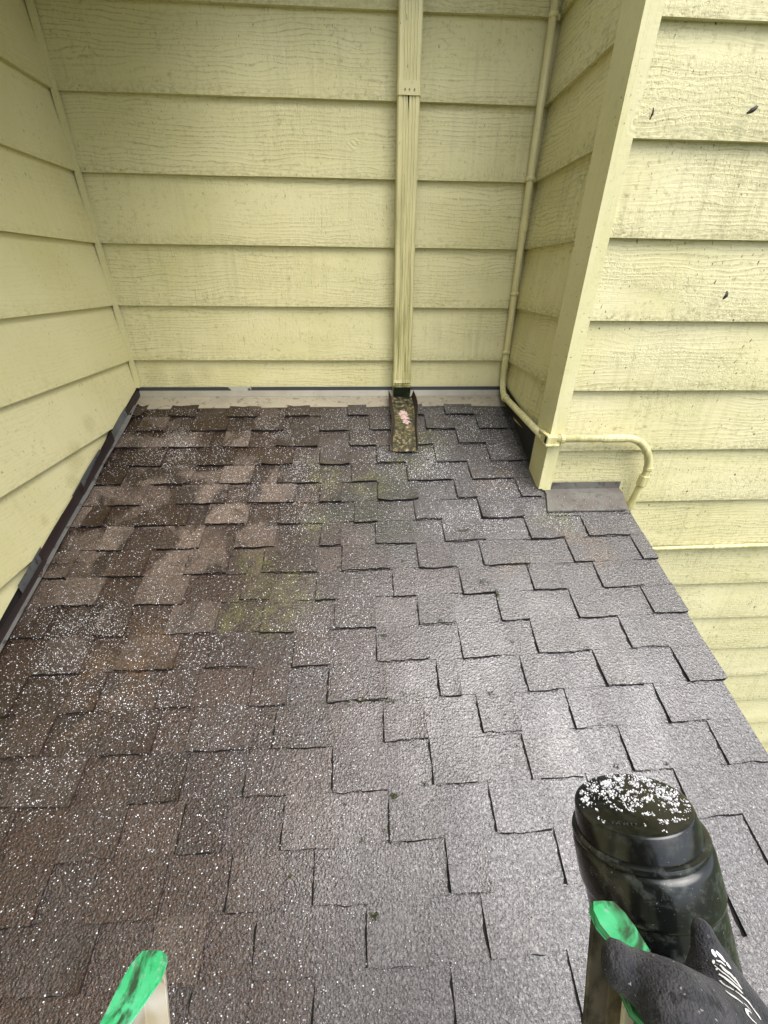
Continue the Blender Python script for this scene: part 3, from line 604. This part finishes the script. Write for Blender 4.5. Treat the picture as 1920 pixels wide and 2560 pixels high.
# ------------------------------------------------------------------ black jar
AX = camv(-.165, .979, .119).normalized(); JD = 1.72
LC = at(1577, 2003, JD); k = JD/FPX*.84
JAR = thing('jar', 'tall black plastic shaker jar with white grains on its lid beside the gloved hand', 'jar', LC - AX*2.2)
def mat_black(name, col, rough, dust):
    M = Mat(name); o = M.obj(); c = M.mix(M.math('MULTIPLY', M.rng(M.noise(o, 60, 5, .65), .5, .75), dust), col, (.10, .115, .10))
    c = M.mix(M.math('MULTIPLY', M.rng(M.noise(o, 420, 2), .70, .75), dust), c, (.3, .32, .3))
    M.set('Base Color', c).set('Roughness', M.rng(M.noise(o, 14, 4), .3, .7, rough, rough+.16)); M.bump(M.noise(o, 110, 3), .08, .001); return M.m
def lathe(profile, n=72):
    mb = MB(); X = AX.orthogonal().normalized(); Y = AX.cross(X); rg = []
    for r, t in profile: rg.append([LC - AX*(t*k) + (X*math.cos(2*math.pi*i/n) + Y*math.sin(2*math.pi*i/n))*(r*k) for i in range(n)])
    ids = [[mb.v(p) for p in r] for r in rg]
    for a, b in zip(ids, ids[1:]):
        for i in range(n): mb.f((a[i], b[i], b[(i+1) % n], a[(i+1) % n]))
    mb.f(ids[0]); mb.f(ids[-1][::-1]); return mb
lid = lathe([(40, 0), (147, 0), (152, 1), (155, 3), (157, 7), (164, 60), (165, 68), (161, 70)]).build('lid', mat_black('lid_plastic', (.004, .0045, .004), .10, .2), JAR, smooth=True)
body = lathe([(150, 66), (170, 66), (177, 70), (179, 76), (177, 83), (172, 86), (169, 88), (174, 92), (179, 98), (182, 108), (183, 150), (184, 200), (181, 212), (176, 216), (176, 250), (176, 500), (176, 900), (160, 1450), (150, 1470)]).build('body', mat_black('jar_plastic', (.005, .006, .0055), .12, .5), JAR, smooth=True)
for o in (lid, body):
    mm = o.modifiers.new('es', 'EDGE_SPLIT'); mm.split_angle = math.radians(38)
JX = (CR - AX*CR.dot(AX)).normalized(); JY = AX.cross(JX)   # JX: to the right on the lid, JY: away from the camera
mb = MB()
for i, (dx, hgt) in enumerate([(-100, 10), (-92, 13), (-84, 12), (-76, 13), (-68, 12), (-58, 13), (-48, 10)]):
    for ddx, w_, l_ in ((0, 2, hgt), (2.6, 4, 2)):
        p = LC + JX*((dx+ddx)*k) + JY*((-78-22*i/6+(0 if ddx == 0 else random.choice((0, 4, 9))))*k)
        mb.obox(p - AX*.002, JX*(w_*k), JY*(l_*k), AX*.0058)
mb.build('embossed_mark', mat_black('emboss', (.02, .02, .018), .35, .3), JAR)
# ------------------------------------------------------------------ gloved hand on the right rail
PER = thing('person', 'black gloved hand with white lettering gripping the ladder rail at lower right', 'person', CO + camv(1.0, -3.2, .5))
def balls():
    bm = bmesh.new()
    def chain(L):
        P = [(at(x, y, d), r) for x, y, d, r in L]
        for (a, ra), (b, rb) in zip(P, P[1:]):
            n_ = max(2, int((b-a).length/(min(ra, rb)*.35)))
            for i in range(n_+1):
                s = i/n_; c = a.lerp(b, s); r = ra + (rb-ra)*s
                mt = Matrix.Translation(W(c)-Vector(PER['_o'])) @ Matrix.Scale(r*U, 4)
                bmesh.ops.create_icosphere(bm, subdivisions=2, radius=1, matrix=mt)
    chain([(1545, 2398, 1.03, .043), (1542, 2428, 1.03, .040), (1590, 2446, 1.02, .048)])
    chain([(1549, 2416, 1.03, .047), (1590, 2440, 1.03, .055), (1640, 2472, .99, .066), (1700, 2530, .95, .090), (1790, 2640, .95, .135)])          # thumb
    chain([(1755, 2324, 1.13, .030), (1768, 2370, 1.12, .040), (1789, 2430, 1.10, .058), (1814, 2500, 1.05, .077), (1850, 2580, 1.0, .095), (1900, 2720, .95, .13)])       # back of hand
    chain([(1758, 2428, 1.11, .042), (1764, 2462, 1.09, .052), (1792, 2500, 1.07, .07)])
    chain([(1789, 2440, 1.16, .046), (1765, 2450, 1.30, .044), (1680, 2450, 1.42, .042), (1600, 2460, 1.40, .038)])                                # index, round the far side
    chain([(1790, 2490, 1.12, .05), (1745, 2470, 1.33, .046), (1660, 2490, 1.42, .043), (1590, 2510, 1.38, .04)])
    chain([(1830, 2590, 1.10, .05), (1770, 2570, 1.33, .046), (1680, 2585, 1.41, .042), (1610, 2600, 1.37, .04)])
    chain([(1870, 2690, 1.06, .045), (1800, 2675, 1.27, .042), (1720, 2690, 1.34, .039), (1660, 2700, 1.31, .036)])
    chain([(1790, 2640, .95, .135), (1860, 2760, .92, .145), (1960, 2950, .86, .13), (2060, 3200, .78, .135)])
    me = bpy.data.meshes.new('glove'); bm.to_mesh(me); bm.free(); return me
go = bpy.data.objects.new('glove_src', balls()); C.objects.link(go)
rm = go.modifiers.new('r', 'REMESH'); rm.mode = 'VOXEL'; rm.voxel_size = .0028
s1 = go.modifiers.new('s', 'SMOOTH'); s1.factor = .5; s1.iterations = 14
dg = bpy.context.evaluated_depsgraph_get(); gme = bpy.data.meshes.new_from_object(go.evaluated_get(dg)); bpy.data.objects.remove(go)
gme.name = 'glove'; gme.polygons.foreach_set('use_smooth', [True]*len(gme.polygons))
def mat_glove():
    M = Mat('glove_knit'); o = M.obj(); kn = M.voro(o, 620); wr = M.noise(M.mul(o, (70, 70, 26)), 1, 4, .6, .8); f = M.noise(M.mul(o, (500, 500, 160)), 1, 3)
    c = M.mix(M.rng(M.noise(o, 45, 4), .4, .65), (.017, .018, .021), (.041, .040, .043))
    c = M.mix(M.rng(M.noise(M.mul(o, (130, 130, 50)), 1, 4), .57, .66), c, (.012, .012, .013))
    c = M.mix(M.rng(M.noise(o, 300, 2), .69, .74), c, (.2, .19, .18))
    M.set('Base Color', c).set('Roughness', .85); M.b.inputs['Sheen Weight'].default_value = .08; M.b.inputs['Specular IOR Level'].default_value = .2
    M.bump(M.math('ADD', M.math('MULTIPLY', wr, 3.2), M.math('ADD', M.math('MULTIPLY', kn, .9), M.math('MULTIPLY', f, .6))), .75, .0012); return M.m
gme.materials.append(mat_glove())
glove = bpy.data.objects.new('glove', gme); C.objects.link(glove); glove.parent = PER
bv = BVHTree.FromPolygons([v.co.copy() for v in gme.vertices], [tuple(p.vertices) for p in gme.polygons])
PO = Vector(PER['_o'])
def onglove(px, py):
    a = W(CO) - PO; d = (W(at(px, py, 1)) - W(CO)).normalized(); h = bv.ray_cast(a, d)
    return (h[0], h[1]) if h[0] is not None else None
mb = MB(); S = 160/1609
strokes = [([(290,270),(330,370),(400,480)], 55), ([(380,330),(500,460),(620,620)], 60), ([(400,570),(520,610),(640,715)], 30), ([(500,690),(620,820),(760,930),(920,1120)], 55),
 ([(360,700),(520,840),(700,975),(880,1150),(1040,1300)], 26), ([(1040,1300),(960,1180),(860,1000)], 26), ([(470,920),(600,1000),(760,1130),(920,1260),(1060,1410)], 50), ([(490,1090),(620,1220),(740,1270),(840,1330)], 60),
 ([(880,1350),(1030,1470),(1180,1600),(1320,1800)], 50), ([(620,1340),(740,1430),(900,1530),(1060,1660)], 48), ([(1080,1650),(1160,1730),(1250,1830)], 40), ([(1270,1900),(1200,1830),(1140,1820),(1170,1930),(1280,2060),(1400,2170)], 45),
 ([(650,620),(700,710),(755,790)], 50), ([(1320,1800),(1420,1930),(1500,2060)], 45), ([(340,560),(335,640),(355,650)], 45), ([(400,780),(440,820)], 40)]
for pts, wd in strokes:
    # dense samples along the stroke
    sm_ = []
    for a, b in zip(pts, pts[1:]):
        for i in range(9): sm_.append((a[0]+(b[0]-a[0])*i/9, a[1]+(b[1]-a[1])*i/9))
    sm_.append(pts[-1]); H_ = [onglove(1760-9+x*S, 2340+6+y*S) for x, y in sm_]; prev = None
    for i, h in enumerate(H_):
        if h is None: prev = None; continue
        j = i+1 if i+1 < len(H_) and H_[i+1] else i-1
        if H_[j] is None: prev = None; continue
        t = (H_[j][0]-h[0])*(1 if j > i else -1)
        if t.length < 1e-6 or t.length > .02: prev = None; continue
        s = h[1].cross(t).normalized(); e = math.sin(math.pi*min(.9, max(.12, (i+.5)/len(H_))))
        w_ = wd*S/FPX*1.5*U*.5*(.45+.55*e); L = []
        for q in (-1, 1):
            p = h[0] + s*w_*q + h[1]*.003; r_ = bv.ray_cast(p, -h[1])
            L.append((r_[0] if r_[0] is not None else h[0] + s*w_*q) + h[1]*.0007)
        L = [(p + PO - Vector((0, 0, H)))/U for p in L]
        if prev: mb.quad(prev[0], L[0], L[1], prev[1])
        prev = L
lo = mb.build('lettering', plain('white_print', (.58, .58, .56), .5), PER); lo.parent = glove
mb = MB(); mb.tube([at(1975, 2980, .86), at(2060, 3200, .78), CO+camv(.95, -2.4, .5), CO+camv(.9, -3.3, .2)], [.15, .165, .18, .2], 24); mb.build('sleeve', plain('dark_sleeve', (.02, .022, .026), .9, 0, .5, 40), PER, smooth=True)
# ------------------------------------------------------------------ small things: scraps of leaf on the front wall, grains, moss
m_leaf = plain('dead_leaf', (.045, .035, .03), .7, 0, .3, 90)
def scrap(px, py, L, w, ang, label):
    d = at(px, py, 1)-CO; t = (YC-.055-CO.y)/d.y; p = CO + d*t; mb = MB(); k = 7; pr = None
    ca, sa = math.cos(ang), math.sin(ang)
    for i in range(k+1):
        s = i/k; hw = w*math.sin(math.pi*(.08+.84*s))*(.8+.4*random.random()); bow = .03*math.sin(math.pi*s)
        c = [p + Vector((ca*L*(s-.5) - sa*q*hw, -bow - .012*(1-abs(q)), sa*L*(s-.5) + ca*q*hw)) for q in (-1, 0, 1)]
        if pr:
            for j in (0, 1): mb.quad(pr[j], c[j], c[j+1], pr[j+1])
        pr = c
    o = mb.build('leaf_scrap', m_leaf, None, origin=p); m_ = o.modifiers.new('s', 'SOLIDIFY'); m_.thickness = .0015
    tag(o, label, 'leaf', 'dead leaf scraps on the right wall')
scrap(1880, 275, .13, .028, .55, 'dark curled leaf scrap slanting on the right wall near the right edge')
scrap(1812, 738, .11, .03, 1.45, 'dark upright leaf scrap on the right wall, lowest of the scraps')
scrap(1628, 285, .11, .013, 1.5, 'thin purplish upright scrap beside the corner board, high on the wall')
m_gran = plain('white_granule_and_glint', (.80, .80, .82), .55); m_gran2 = plain('dull_granule', (.42, .42, .44), .6)
OCT = [Vector(v) for v in ((1,0,0),(-1,0,0),(0,1,0),(0,-1,0),(0,0,1),(0,0,-1))]; OF = [(0,2,4),(2,1,4),(1,3,4),(3,0,4),(2,0,5),(1,2,5),(3,1,5),(0,3,5)]
def grain(mb, p, r, R=None):
    q = Matrix.Rotation(random.uniform(0, 6.3), 3, Vector((random.uniform(-1, 1), random.uniform(-1, 1), random.uniform(-1, 1))).normalized())
    sx, sy, sz = r*random.uniform(.7, 1.4), r*random.uniform(.7, 1.2), r*random.uniform(.6, 1.0)
    i0 = len(mb.V)
    for v in OCT: mb.v(p + q @ Vector((v.x*sx, v.y*sy, v.z*sz)))
    mi = 1 if random.random() < .3 else 0
    for f in OF: mb.f([i0+j for j in f], mi)
GA = [(-2.9,-1.6,.5,.45,1.3),(-2.4,-1.9,.4,.4,1.2),(-.9,-1.5,.6,.7,1.1),(-.2,-2.2,.5,.5,1.2),(.55,-1.1,.35,.5,1.0),(-1.2,-2.6,.6,.4,.9),(1.15,-1.9,.25,.25,2.0),(2.0,-2.0,.3,.4,2.2),(1.7,-2.3,.3,.3,1.4),(-.3,-3.1,.4,.3,1.5),
 (2.6,-3.2,.8,.25,1.6),(2.1,-3.5,.5,.3,1.2),(3.3,-3.7,.6,.2,1.5),(3.2,-2.6,.35,.25,1.4),(4.0,-3.2,.8,.3,1.2),(3.0,-1.2,.5,.7,.9),(3.4,-1.8,.3,.5,1.0),(1.2,-4.6,.5,.35,1.2),(.1,-4.9,.35,.35,1.4),(-3.0,-4.9,.5,.35,1.6),(-2.9,-5.5,.5,.35,1.3),(-2.3,-5.6,.9,.7,.8),(-1.6,-5.3,.5,.3,.9),(-2.0,-6.3,1.2,.6,.55),(.2,-5.4,.4,.4,.9),(-.6,-6.2,.5,.4,.5)]
def dens(x, y):
    d = .26
    for gx, gy, sx, sy, a in GA: d += a*.55*math.exp(-((x-gx)/sx)**2-((y-gy)/sy)**2)
    d *= .55 + .9*max(0, noise.noise((x*1.6, y*1.6, 5))+.35)
    if y > -2.7 and x > 3.5: d *= .3
    if x > 1.5 and y < -4.5: d *= .6
    if y < -7: d *= .7
    return d
mb = MB(); cnt = 0
def hroof(x, y):
    n = int(max(0, min(NR-1, math.ceil((-0.742-y)/.4363 - OFF0[min(NR-1, max(0, int((-.742-y)/.4363)))] + .035*max(x, 0)))))
    h = surf(x, y, n)
    for a, b in TEETH[n]:
        if a < x < b: h += TT0
    return h
while cnt < 44000:
    x = random.uniform(XL+.12, 5.2); y = random.uniform(-8.9, -.5)
    if y > -2.75 and x > 3.75: continue
    if random.random() > dens(x, y)*.55: continue
    depth = (RP(x, y)-CO).length
    r = random.choice((.0028, .0035, .0035, .0045, .0062))*random.uniform(.8, 1.2)*(.75 if x > .8 and y < -3.6 else 1.18)  # the smaller grains at lower right also stand in for wet glints
    grain(mb, RP(x, y, hroof(x, y)+r*.3), r); cnt += 1
for i in range(420): # some on the back flashing and the apron
    if i < 250: p = RP(random.uniform(-2.5, 3.7), random.uniform(-.46, -.14), .03)
    else: p = RP(random.uniform(3.9, 5.15), -3.22+.3*random.random()**2, .062)
    grain(mb, p, random.uniform(.003, .0055))
tag(mb.build('granules_and_glints', [m_gran, m_gran2]), 'white moss killer granules and glint specks scattered over the wet shingles', 'granules', kind='stuff')
mb = MB()
for i in range(112):
    while True:
        u_, v_ = random.uniform(-1, 1), random.uniform(-1, 1)
        if u_*u_+v_*v_ < .86 and random.random() < min(1, max(.0, .70 + .62*v_ + .32*u_)): break
    c = LC + JX*(u_*156*k) + JY*(v_*156*k); n_ = random.choice((3, 5, 9, 14, 20)); sp = .0035*n_**.5
    for j in range(n_):
        a, q = random.uniform(0, 6.283), sp*random.random()**.5
        p = c + JX*math.cos(a)*q*1.4 + JY*math.sin(a)*q*1.4
        if (p-LC).length < 150*k: grain(mb, p + AX*.002, random.uniform(.0022, .0052))
for i in range(240):
    a, q = random.uniform(0, 6.283), 147*k*random.random()**.45
    if math.sin(a) + .5*math.cos(a) > -.5: grain(mb, LC + JX*math.cos(a)*q + JY*math.sin(a)*q + AX*.001, random.uniform(.0012, .0026))
tag(mb.build('lid_granules', [m_gran, m_gran2]), 'white granule clumps sticking to the wet black jar lid', 'granules', kind='stuff')
def mat_moss():
    M = Mat('moss_green'); o = M.obj(); M.set('Base Color', M.ramp(M.noise(o, 90, 3), [(.3, (.02, .025, .008)), (.55, (.05, .06, .015)), (.75, (.10, .115, .03))])).set('Roughness', .9); return M.m
mb = MB()
MOSS = [(1045,1738,26),(1012,1735,18),(1225,1732,14),(873,1762,14),(905,1752,14),(935,1752,16),(975,1752,16),(1068,1788,10),(1205,1458,16),(960,1162,18),(1085,1168,14),(940,1145,10),(1310,1415,18),(1235,1480,12),(1150,1332,8),(1465,1622,12),(1245,1640,16),(1390,1730,14),(1540,1915,14),(1660,1912,12),(905,2100,14),(962,2075,16),(935,2290,14),(725,2190,8),(1005,1405,12),(1165,1330,8),(1240,1490,10),(830,1250,8),(940,1210,10),(850,1420,9),(1250,1330,6),(1100,1555,8),(960,1590,8),(1280,1605,8),(1060,1960,10),(860,2010,8),(985,1990,10),(1070,1150,14),(1215,1800,8),(1290,1865,8)]
for px, py, s in MOSS:
    d = at(px, py, 1)-CO; t = (ZR+SL*CO.y-CO.z)/(d.z-SL*d.y); p = CO + d*t; rr = s/FPX*t*.55
    for j in range(46):
        a, q = random.uniform(0, 6.283), rr*random.random()**.6*1.25; x, y = p.x + math.cos(a)*q*1.3, p.y + math.sin(a)*q*.8
        b = RP(x, y, hroof(x, y)-.006); e = random.uniform(.006, .013); hh = random.uniform(.006, .02)*(1-q/(rr*1.6))
        i0 = len(mb.V); ang = random.uniform(0, 6)
        for z_ in range(3): mb.v(b + Vector((math.cos(ang+z_*2.1)*e, math.sin(ang+z_*2.1)*e, 0)))
        mb.v(b + RN*(hh+.008) + Vector((random.uniform(-1, 1), random.uniform(-1, 1), 0))*e*.6)
        for f in ((0,1,3),(1,2,3),(2,0,3)): mb.f([i0+w_ for w_ in f])
for q in range(150):
    n = random.randint(3, 17); a, b = random.choice(TEETH[n])
    if not -1.0 < a < 4.2 or random.random() > math.exp(-((a-1.2)/1.9)**2): continue
    if random.random() < .55: x = a - .012; y = yrow(n, a) + random.random()*.36; ax, ay = .012, .05
    else: x = random.uniform(a, b); y = yrow(n, x) + wig(x*1.3+7, n) - .008; ax, ay = .06, .01
    for j in range(random.randint(8, 26)):
        xx, yy = x + random.gauss(0, ax), y + random.gauss(0, ay); bb = RP(xx, yy, hroof(xx, yy)*.6); e = random.uniform(.004, .009); i0 = len(mb.V); ang = random.uniform(0, 6)
        for z_ in range(3): mb.v(bb + Vector((math.cos(ang+z_*2.1)*e, math.sin(ang+z_*2.1)*e, 0)))
        mb.v(bb + RN*random.uniform(.012, .026) + Vector((random.uniform(-1, 1), random.uniform(-1, 1), 0))*e*.6)
        for f in ((0,1,3),(1,2,3),(2,0,3)): mb.f([i0+w_ for w_ in f])
tag(mb.build('moss', mat_moss()), 'small dark green moss tufts along the shingle edges', 'moss', kind='stuff')
for o in bpy.data.objects:
    if '_o' in o: del o['_o']
